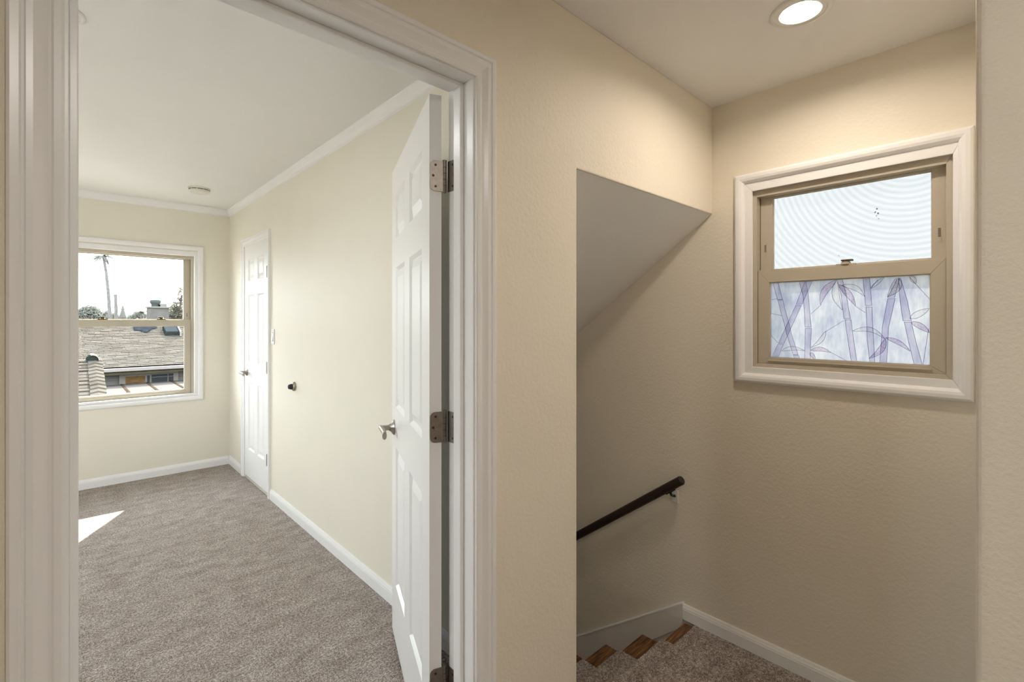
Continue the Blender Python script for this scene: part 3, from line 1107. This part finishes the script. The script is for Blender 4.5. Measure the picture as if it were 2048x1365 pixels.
# ------------------------------------------------------------------ handrail
hr = root('handrail', (XR, 1.2, 0.45), 'dark brown round handrail running down the stairwell wall', 'handrail')
p0, p1 = Vector((2.234, 1.166, 0.596)), Vector((2.234, 1.840, 0.095))
dv = (p1 - p0).normalized()
end = p0 + dv * 4.1
b = B()
b.tube([p0 - dv * 0.004, p0, p0 + dv * 0.004, end], [0.0175, 0.0215, 0.0225, 0.0225], 24)
b.build('rail', 'rail_brown', hr, smooth=True)
for s in (0.075, 1.5, 3.0):
    c = p0 + dv * s
    b = B()
    b.tube([c + Vector((0, 0, -0.018)), c + Vector((0.002, 0, -0.034)), c + Vector((0.018, 0.004, -0.050)), c + Vector((0.045, 0.006, -0.062)), c + Vector((0.058, 0.006, -0.064))],
           [0.008, 0.007, 0.006, 0.006, 0.008], 12)
    br = b.build('bracket', 'screw_dark', hr, smooth=True)
    b = B()
    b.box(XR - 0.006, XR - 0.0005, c.y - 0.012, c.y + 0.024, c.z - 0.098, c.z - 0.032)
    b.build('wall_plate', 'plastic_white', br, bevel=0.002)
    b = B()
    b.tube([c + dv * -0.03 + Vector((0, 0, -0.026)), c + dv * 0.03 + Vector((0, 0, -0.026))], 0.006, 10)
    b.build('saddle', 'screw_dark', br)


# ------------------------------------------------------------------ recessed lights
def recessed(loc, mat, label, ro=0.090, ri=0.056, depth=0.0):
    t = root('recessed_light', loc, label, 'ceiling light', 'recessed ceiling lights')
    x, y, z = loc
    b = B()
    b.lathe([(ro, 0.0), (ro, -0.003), (ro - 0.004, -0.006), (ro - 0.012, -0.0065), (ro - 0.014, -0.0045), (ri + 0.008, -0.0065), (ri + 0.004, -0.0055),
             (ri, -0.0015), (ri, 0.0)], (x, y, z), (0, 0, 1), 56, caps=False)
    b.build('trim_ring', 'plastic_white', t, smooth=True)
    if depth:
        b = B()
        b.lathe([(ri, 0.0), (ri, depth + 0.004), (ri + 0.0004, depth + 0.004), (ri + 0.0004, 0.0)], (x, y, z), (0, 0, 1), 56, caps=False)
        b.build('baffle', 'plastic_white', t, smooth=True)
    b = B()
    b.lathe([(ri - 0.0005, depth - 0.0005), (ri - 0.0005, depth - 0.0025), (0.001, depth - 0.0028)], (x, y, z), (0, 0, 1), 40)
    b.build('lens', mat, t)
    return t


recessed((LX, LY, ZH), 'lamp_hall', 'glowing round recessed light in the hall ceiling above the stairs', depth=0.014)
recessed((0.15, -0.75, ZH), 'lamp_hall_added', 'round recessed light added unseen behind the viewer to fill the hall')
recessed((-0.022, 2.279, ZB), 'lamp_bedroom', 'round recessed light in the bedroom ceiling by the door casing', 0.079, 0.05)

# ------------------------------------------------------------------ smoke detector
sx, sy = 0.80, 4.56
t = root('smoke_detector', (sx, sy, ZB), 'round white smoke detector on the bedroom ceiling near the far corner', 'smoke detector')
b = B(); b.lathe([(0.078, 0), (0.078, -0.006), (0.074, -0.011), (0.070, -0.0115)], (sx, sy, ZB), (0, 0, 1), 40); b.build('mount', 'plastic_cream', t, smooth=True)
b = B(); b.lathe([(0.069, -0.011), (0.072, -0.016), (0.071, -0.028), (0.066, -0.036), (0.050, -0.040), (0.002, -0.041)], (sx, sy, ZB), (0, 0, 1), 40)
cv = b.build('cover', 'plastic_cream', t, smooth=True)
for k in range(10):
    a = 2 * PI * k / 10
    b = B()
    for q in range(6):
        a0, a1 = a + q * 0.08, a + (q + 1) * 0.08
        b.face([(sx + 0.0726 * math.cos(a0), sy + 0.0726 * math.sin(a0), ZB - 0.0135), (sx + 0.0726 * math.cos(a1), sy + 0.0726 * math.sin(a1), ZB - 0.0135),
                (sx + 0.0726 * math.cos(a1), sy + 0.0726 * math.sin(a1), ZB - 0.0175), (sx + 0.0726 * math.cos(a0), sy + 0.0726 * math.sin(a0), ZB - 0.0175)])
    b.build('slot', 'slot_dark', cv)
b = B(); b.lathe([(0.014, -0.0405), (0.014, -0.0425), (0.002, -0.0432)], (sx + 0.012, sy - 0.018, ZB), (0, 0, 1), 20); b.build('button', 'plastic_white', cv, smooth=True)

# ------------------------------------------------------------------ light switch
yc, zc = 3.955, 1.262
t = root('light_switch', (XB, yc, zc), 'white rocker light switch beside the closet door frame', 'light switch')
b = B(); b.box(XB - 0.006, XB - 0.0003, yc - 0.036, yc + 0.036, zc - 0.058, zc + 0.058); b.build('plate', 'plastic_white', t, bevel=0.003)
b = B(); b.box(XB - 0.0063, XB - 0.006, yc - 0.0185, yc + 0.0185, zc - 0.035, zc + 0.035); b.build('rocker_gap', 'screw_dark', t)
b = B(); b.prism([(zc - 0.033, XB - 0.0062), (zc + 0.033, XB - 0.0062), (zc + 0.033, XB - 0.0068), (zc, XB - 0.0085), (zc - 0.033, XB - 0.0125)],
                 lambda a, x, tt: (x, tt, a), yc - 0.0165, yc + 0.0165); b.build('rocker', 'plastic_white', t)
for z in (zc - 0.048, zc + 0.048):
    b = B(); b.lathe([(0.003, 0), (0.003, 0.001), (0.001, 0.0014)], (XB - 0.006, yc, z), (-1, 0, 0), 12); b.build('screw', 'plastic_cream', t)

# ------------------------------------------------------------------ wall door stop
t = root('door_stop', (XB, 3.485, 0.927), 'small silver wall door stop with black rubber tip', 'door stop')
c = (XB - 0.0003, 3.485, 0.927)
b = B(); b.lathe([(0.032, 0), (0.032, 0.006), (0.029, 0.014), (0.024, 0.018), (0.019, 0.0185)], c, (-1, 0, 0), 32); b.build('base', 'nickel', t, smooth=True)
b = B(); b.lathe([(0.020, 0.018), (0.0195, 0.026), (0.017, 0.036), (0.013, 0.043), (0.010, 0.044)], c, (-1, 0, 0), 28); b.build('bumper', 'rubber', t, smooth=True)

# ------------------------------------------------------------------ outside
b = B()
b.box(-150, 220, YF + 0.6, 260, -3.2, -3.0)
b.box(XR + 0.6, 220, -150, YF + 0.6, -3.2, -3.0)
b.box(-150, XL - 0.6, -150, YF + 0.6, -3.2, -3.0)
struct(b.build('ground', 'ground_mat'), 'open ground between the houses', 'ground')

# --- neighbour house with the long shingle roof
EY, EZ, SLP = 20.5, -0.17, 1.0 / 3.0
RY = 25.0
rz = lambda y: EZ + (y - EY) * SLP
nh = root('neighbor_house', (3.0, 23, -3.0), 'neighbouring house with long brown shingle roof and white gutter', 'house')
cs = math.sqrt(1 + SLP * SLP)
b = B()
b.prism([(EY, EZ - 0.02), (RY, rz(RY) - 0.02), (RY, rz(RY) - 0.2), (EY, EZ - 0.14)], lambda a, z, tt: (tt, a, z), -9, 12)
b.prism([(RY, rz(RY) - 0.02), (RY + 5.5, rz(RY) - 1.85), (RY + 5.5, rz(RY) - 2.0), (RY, rz(RY) - 0.2)], lambda a, z, tt: (tt, a, z), -9, 12)
roof = b.build('roof', 'roof_felt', nh)
# shingle courses: far too small one by one, so one part
b = B()
n_c = int((RY - EY) * cs / 0.13) + 1
for k in range(n_c):
    y0 = EY - 0.03 + k * 0.13 / cs
    x = -3.0 - random.random() * 0.3
    while x < 7.5:
        w = random.choice((0.22, 0.3, 0.34, 0.42))
        th = random.choice((0.047, 0.050, 0.053))
        dl = random.uniform(-0.005, 0.005)
        ya, yb = y0 + dl, y0 + 0.16
        b.loft([[(xx, ya, rz(ya) + th - 0.014), (xx, ya, rz(ya) + th), (xx, yb, rz(yb) + 0.010), (xx, yb, rz(yb) + 0.002)] for xx in (x, x + w - 0.008)])
        x += w
sh = b.build('shingle', 'shingle_brown', roof)
sh['kind'] = 'stuff'
# hip caps at the left of that roof
cap_src = None
for k in range(30):
    y0 = EY + 0.1 + k * 0.14
    if cap_src is None:
        b = B()
        b.loft([[(xx, ya, z) for xx, z in ((-0.16, 0.0), (0, 0.055), (0.16, 0.0), (0.16, -0.03), (-0.16, -0.03))] for ya in (0.0,)] +
               [[(xx, 0.19, z + 0.035) for xx, z in ((-0.16, 0.0), (0, 0.055), (0.16, 0.0), (0.16, -0.03), (-0.16, -0.03))]])
        cap_src = b.build('hip_cap', 'shingle_grey', roof, local=True)
        o = cap_src
    else:
        o = share(cap_src, roof, (0, 0, 0))
    o.location = Vector((0.30, y0, rz(y0) + 0.035)) - OFF[roof]
    o.rotation_euler = (0, 0, 0)
b = B(); b.box(-9, 12, EY - 0.13, EY + 0.02, EZ - 0.13, EZ - 0.012); b.build('gutter', 'gutter_white', nh, bevel=0.02)
b = B(); b.box(-9, 12, EY + 0.03, EY + 0.45, EZ - 0.24, EZ - 0.16); b.build('soffit', 'soffit_shade', nh)
b = B(); b.box(-8.6, 11.6, EY + 0.45, EY + 9.0, -3.0, EZ - 0.17); b.build('wall', 'siding_grey', nh)
for k in range(16):
    b = B(); z = EZ - 0.30 - k * 0.17
    b.prism([(EY + 0.447, z), (EY + 0.425, z - 0.16), (EY + 0.447, z - 0.165)], lambda a, zz, tt: (tt, a, zz), -8.6, 11.6)
    b.build('siding_board', 'siding_grey', nh)
WY = EY + 0.43
wi = pbox(lambda a, z, p: (a, WY - p, z), 1.36, 3.02, -1.30, -0.40, 0.0, 0.05).build('window', 'siding_trim', nh, bevel=0.01)
pbox(lambda a, z, p: (a, WY - p, z), 1.20, 3.16, -0.42, -0.34, 0.0, 0.09).build('head_trim', 'siding_trim', wi, bevel=0.01)
pbox(lambda a, z, p: (a, WY - p, z), 1.53, 2.06, -1.20, -0.52, 0.04, 0.062).build('board', 'plywood', wi)
pbox(lambda a, z, p: (a, WY - p, z), 2.12, 2.19, -1.20, -0.52, 0.04, 0.062).build('pane', 'dark_glass', wi)
pbox(lambda a, z, p: (a, WY - p, z), 2.24, 2.87, -1.20, -0.50, 0.04, 0.062).build('pane', 'dark_glass', wi)
pbox(lambda a, z, p: (a, WY - p, z), 2.70, 2.72, -1.20, -0.50, 0.06, 0.075).build('muntin', 'siding_trim', wi)
pbox(lambda a, z, p: (a, WY - p, z), 2.24, 2.87, -0.60, -0.585, 0.06, 0.075).build('muntin', 'siding_trim', wi)

# skylight and tarp lying on the roof
b = B()
b.prism([(23.25, rz(23.25) + 0.02), (23.25, rz(23.25) + 0.17), (24.0, rz(24.0) + 0.17), (24.0, rz(24.0) + 0.02)], lambda a, z, tt: (tt, a, z), 2.93, 3.40)
sk = b.build('skylight', 'vent_green', nh)
b = B()
b.prism([(23.30, rz(23.30) + 0.175), (23.30, rz(23.30) + 0.20), (23.95, rz(23.95) + 0.20), (23.95, rz(23.95) + 0.175)], lambda a, z, tt: (tt, a, z), 2.96, 3.37)
b.build('pane', 'dark_glass', sk)
b = B()
b.prism([(23.22, rz(23.22) + 0.03), (23.22, rz(23.22) + 0.22), (24.02, rz(24.02) + 0.22), (24.02, rz(24.02) + 0.03)], lambda a, z, tt: (tt, a, z), 3.41, 3.46)
b.build('flashing', 'gutter_white', sk)
b = B()
rows = []
for i in range(9):
    x = 2.02 + i * 0.094
    lo = 23.75 + 0.12 * math.sin(i * 1.3) + (0.10 if i in (0, 8) else 0) + max(0, i - 5) * 0.12
    rows.append([(x, lo, rz(lo) + 0.045), (x, lo, rz(lo) + 0.075), (x, (lo + 24.95) / 2, rz((lo + 24.95) / 2) + 0.09 + 0.02 * math.sin(i * 2.1)), (x, 24.95, rz(24.95) + 0.07), (x, 24.95, rz(24.95) + 0.045)])
b.loft(rows)
tag(b.build('roof_tarp', 'tarp_blue'), 'blue tarp lying near the ridge of the neighbouring roof', 'tarp')

# chimney behind the ridge
b = B(); b.box(2.74, 3.48, 26.5, 27.2, 0.1, 1.95); ch = b.build('chimney', 'chimney_stucco', nh, bevel=0.02)
b = B(); b.box(2.69, 3.53, 26.44, 27.26, 1.95, 2.02); b.build('cap_slab', 'cap_pale', ch, bevel=0.01)
b = B(); b.lathe([(0.15, 2.02), (0.155, 2.12), (0.19, 2.17), (0.21, 2.24), (0.19, 2.31), (0.10, 2.335), (0.01, 2.34)], (3.02, 26.85, 0), (0, 0, 1), 20); b.build('cowl', 'cowl_grey', ch, smooth=True)
b = B(); b.box(3.18, 3.42, 26.6, 27.0, 2.02, 2.12); b.build('flue', 'cap_pale', ch)
b = B(); b.lathe([(0.20, 2.12), (0.21, 2.135), (0.02, 2.20)], (3.28, 26.8, 0), (0, 0, 1), 4); b.build('flue_cap', 'cap_pale', ch)

# patio cover in front of the house
b = B(); b.box(-1.4, 4.9, 15.42, 15.52, -0.98, -0.82); pc = b.build('patio_cover', 'siding_trim', nh)
for k in range(9):
    x0 = -1.35 + k * 0.69
    b = B(); b.box(x0 + 0.05, x0 + 0.69, 15.4, EY + 0.40, -0.80, -0.77); b.build('panel', 'patio_panel', pc)
    b = B(); b.box(x0 - 0.02, x0 + 0.05, 15.4, EY + 0.40, -0.815, -0.755); b.build('strip', 'patio_strip', pc)
for x in (-1.2, 1.8, 4.7):
    b = B(); b.box(x, x + 0.09, 15.5, 15.59, -3.0, -0.80); b.build('post', 'siding_trim', pc)

# --- nearer roof wing at the left
AY0, AY1 = 8.2, 11.0
az = lambda y: 0.742 + (y - AY1) * SLP
ar = root('roof_wing', (-0.9, 9.5, -3.0), 'nearer grey shingle roof wing with stepped edge caps', 'roof')
b = B()
b.prism([(AY0, az(AY0) - 0.02), (AY1, az(AY1) - 0.02), (AY1 + 1.2, az(AY1) - 0.3), (AY1 + 1.2, -3.0), (AY0 + 0.3, -3.0), (AY0 + 0.3, az(AY0) - 0.1), (AY0, az(AY0) - 0.14)],
        lambda a, z, tt: (tt, a, z), -3.2, 0.40)
ab = b.build('deck', 'roof_felt', ar)
src = {}
for k in range(int((AY1 - AY0) * cs / 0.13)):
    y0 = AY0 + k * 0.13 / cs
    x = 0.315
    i = 0
    while x > -1.3:
        w = random.choice((0.22, 0.30, 0.38))
        th = random.choice((0.014, 0.022, 0.030))
        key = (w, th)
        if key not in src:
            b = B()
            b.loft([[(xx, 0, th - 0.006), (xx, 0, th + 0.008), (xx, 0.15, 0.15 * SLP + 0.008), (xx, 0.15, 0.15 * SLP - 0.002)] for xx in (-w + 0.006, 0)])
            src[key] = b.build('shingle', 'shingle_grey', ab, local=True)
            o = src[key]
        else:
            o = share(src[key], ab, (0, 0, 0))
        yy = y0 + random.uniform(-0.01, 0.01)
        o.location = Vector((x, yy, az(yy))) - OFF[ab]
        x -= w
cap = None
for k in range(20):
    y0 = AY0 + k * 0.135
    if y0 > AY1 - 0.1:
        break
    if cap is None:
        b = B()
        b.loft([[(xx, 0, z + 0.03) for xx, z in ((-0.095, 0.0), (0, 0.02), (0.095, -0.01), (0.095, -0.03), (-0.095, -0.02))],
                [(xx, 0.19, z + 0.19 * SLP + 0.004) for xx, z in ((-0.095, 0.0), (0, 0.02), (0.095, -0.01), (0.095, -0.03), (-0.095, -0.02))]])
        cap = b.build('edge_cap', 'shingle_grey', ab, local=True)
        o = cap
    else:
        o = share(cap, ab, (0, 0, 0))
    o.location = Vector((0.385 + random.uniform(-0.006, 0.006), y0, az(y0) + 0.02)) - OFF[ab]
# ridge caps along the top
for k in range(9):
    x0 = 0.10 - k * 0.22
    b = B()
    b.loft([[(xx, y, z) for y, z in ((AY1 - 0.16, az(AY1 - 0.16) + 0.03), (AY1, az(AY1) + 0.055), (AY1 + 0.16, az(AY1) - 0.02), (AY1 + 0.16, az(AY1) - 0.05), (AY1 - 0.16, az(AY1 - 0.16) + 0.005))]
            for xx in (x0 - 0.21, x0)])
    b.build('ridge_cap', 'shingle_grey', ab)
# eyebrow vent at the top corner
arc = [(0.352 + 0.078 * math.cos(a), az(10.75) + 0.055 + 0.085 * math.sin(a)) for a in [PI * i / 12 for i in range(13)]]
b = B(); b.prism(arc, lambda a, z, tt: (a, tt, z), 10.76, 11.1); vt = b.build('roof_vent', 'vent_green', ar)
arc2 = [(0.352 + 0.094 * math.cos(a), az(10.75) + 0.055 + 0.101 * math.sin(a)) for a in [PI * i / 12 for i in range(8)]]
arc1 = [(0.352 + 0.080 * math.cos(a), az(10.75) + 0.055 + 0.087 * math.sin(a)) for a in [PI * i / 12 for i in range(7, -1, -1)]]
b = B(); b.prism(arc2 + arc1, lambda a, z, tt: (a, tt, z), 10.72, 11.08); b.build('rim', 'gutter_white', vt)


# --- trees
def leaf_blob(b, c, r, n, size, rng):
    for _ in range(n):
        while True:
            v = Vector((rng.uniform(-1, 1), rng.uniform(-1, 1), rng.uniform(-1, 1)))
            if 0.15 < v.length < 1:
                break
        v = v * (0.55 + 0.45 * rng.random()) / max(v.length, 0.35)
        p = Vector(c) + Vector((v.x * r[0], v.y * r[1], v.z * r[2]))
        s = size * rng.uniform(0.6, 1.4)
        d1 = Vector((rng.uniform(-1, 1), rng.uniform(-1, 1), rng.uniform(-1, 1))).normalized()
        d2 = d1.orthogonal().normalized()
        q = d1.cross(d2)
        b.face([p - d1 * s, p + d2 * s * 0.45 + q * s * 0.1, p + d1 * s, p - d2 * s * 0.45 - q * s * 0.1])


def blob_tree(name, label, base, crowns, leafmat, leaves, size, trunk_r, group='trees beyond the roofs'):
    rng = random.Random(hash(label) % 1000 if False else len(label) * 13 + int(base[0] * 10))
    t = root(name, base, label, 'tree', group)
    b = B()
    cx, cy, cz = crowns[0][0]
    b.tube([base, ((base[0] + cx) / 2 + 0.1, (base[1] + cy) / 2, (base[2] + cz) / 2), (cx, cy, cz)], [trunk_r, trunk_r * 0.8, trunk_r * 0.5], 8)
    for c, r in crowns[1:]:
        b.tube([((base[0] + cx) / 2 + 0.1, (base[1] + cy) / 2, (base[2] + cz) / 2), c], [trunk_r * 0.5, trunk_r * 0.25], 6)
    b.build('trunk', 'bark', t, smooth=True)
    b = B()
    tot = sum(r[0] * r[2] for _, r in crowns)
    for c, r in crowns:
        leaf_blob(b, c, r, int(leaves * r[0] * r[2] / tot), size, rng)
    b.build('foliage', leafmat, t)
    return t


blob_tree('round_tree', 'broad rounded grey green tree at the left behind the roofs', (1.9, 60, -3.0),
          [((1.75, 60, 1.6), (1.0, 1.0, 1.25)), ((1.05, 60, 1.5), (0.55, 0.8, 1.0)), ((2.5, 60, 1.3), (0.7, 0.8, 0.95)), ((2.9, 60, 1.0), (0.5, 0.8, 0.8))], 'leaf_blue', 12000, 0.12, 0.3)
blob_tree('distant_tree', 'hazy tree clump around the foot of the tall palm', (2.75, 52, -3.0),
          [((2.65, 52, 1.5), (0.42, 0.6, 0.75)), ((3.1, 52, 1.3), (0.4, 0.6, 0.7)), ((3.5, 52, 1.2), (0.5, 0.6, 0.7))], 'leaf_far', 6000, 0.10, 0.2)
blob_tree('distant_tree', 'hazy rounded tree between the conifer and the chimney', (4.5, 50, -3.0),
          [((4.5, 50, 1.45), (0.55, 0.6, 0.7)), ((4.05, 50, 1.3), (0.45, 0.6, 0.6)), ((4.95, 50, 1.35), (0.45, 0.6, 0.6))], 'leaf_far', 6000, 0.10, 0.2)
blob_tree('distant_tree', 'hazy loose tree just left of the chimney', (4.85, 44, -3.0),
          [((4.78, 44, 1.45), (0.35, 0.5, 0.85)), ((5.15, 44, 1.4), (0.35, 0.5, 0.8))], 'leaf_far', 3000, 0.10, 0.2)
blob_tree('distant_tree', 'low dry hedge tree along the far lots', (3.2, 40, -3.0),
          [((1.4, 40, 0.75), (0.9, 0.5, 0.75)), ((2.6, 40, 0.75), (0.8, 0.5, 0.70)), ((3.8, 40, 0.8), (0.8, 0.5, 0.75)), ((4.8, 40, 0.8), (0.7, 0.5, 0.75))], 'leaf_dry', 9000, 0.10, 0.2)
blob_tree('leafy_tree', 'nearer leafy tree with pale brown foliage right of the chimney', (4.30, 34, -3.0),
          [((4.75, 34, 1.3), (0.50, 0.5, 1.0)), ((4.30, 34, 1.0), (0.40, 0.5, 0.95)), ((5.00, 34, 2.0), (0.36, 0.4, 0.80)), ((5.08, 34, 2.9), (0.22, 0.3, 0.55)),
           ((4.72, 34, 2.15), (0.22, 0.3, 0.42)), ((4.52, 34, 1.75), (0.22, 0.4, 0.45)), ((5.15, 34, 1.2), (0.45, 0.5, 1.2))], 'leaf_near', 9000, 0.05, 0.18)
# conifer
t = root('conifer', (3.28, 47, -3.0), 'small pointed conifer right of the bare trunk', 'tree', 'trees beyond the roofs')
b = B(); b.tube([(3.28, 47, -3.0), (3.28, 47, 2.0)], [0.15, 0.05], 8); b.build('trunk', 'bark', t)
b = B()
b.lathe([(0.34, 0.0), (0.30, 0.8), (0.34, 1.0), (0.20, 1.6), (0.23, 1.65), (0.10, 2.2), (0.12, 2.25), (0.01, 2.62)], (3.28, 47, 0), (0, 0, 1), 9)
b.build('foliage', 'leaf_blue', t)


# palms
def palm(name, label, pts, rads, fr, n, mat, droop):
    t = root(name, pts[0], label, 'palm tree', 'trees beyond the roofs')
    b = B(); b.tube(pts, rads, 10); b.build('trunk', 'bark', t, smooth=True)
    top = Vector(pts[-1])
    rng = random.Random(len(label))
    for k in range(n):
        a = 2 * PI * k / n + rng.uniform(-0.2, 0.2)
        el = rng.uniform(-0.5, 0.9)
        d = Vector((math.cos(a), math.sin(a), 0))
        b = B()
        rows = []
        for q in range(7):
            f = q / 6
            p = top + d * fr * f * math.cos(el * 0.7) + Vector((0, 0, fr * (el * 0.75 * f - droop * f * f)))
            s = d.cross(Vector((0, 0, 1))) * (0.02 + 0.16 * math.sin(PI * min(1, f * 0.9 + 0.08))) * fr
            rows.append([p - s + Vector((0, 0, -0.12 * fr * f)), p + Vector((0, 0, 0.015)), p + s + Vector((0, 0, -0.12 * fr * f)), p + Vector((0, 0, -0.02))])
        b.loft(rows)
        b.build('frond', mat, t)


palm('fan_palm', 'very tall thin leaning palm against the white sky', [(2.62, 45, -3.0), (2.48, 45, 1.0), (2.40, 45, 2.0), (2.33, 45, 3.4), (2.22, 45, 4.8), (2.10, 45, 5.75), (2.05, 45, 6.02)],
     [0.18, 0.13, 0.115, 0.10, 0.09, 0.08, 0.09], 0.62, 13, 'leaf_blue', 0.55)
palm('fan_palm', 'small bushy palm between the hazy trees left of the chimney', [(4.25, 45, -3.0), (4.25, 45, 2.0)], [0.14, 0.09], 0.55, 12, 'leaf_far', 0.35)
t = root('bare_trunk', (2.95, 48, -3.0), 'bare broken tree trunk right of the tall palm', 'tree', 'trees beyond the roofs')
b = B(); b.tube([(2.98, 48, -3.0), (2.95, 48, 1.9), (2.93, 48, 2.8), (2.91, 48, 3.42)], [0.16, 0.12, 0.10, 0.11], 8); b.build('trunk', 'bark', t, smooth=True)
b = B(); b.tube([(2.95, 48, 2.3), (2.80, 48, 2.42)], [0.05, 0.03], 6); b.build('branch', 'bark', t)
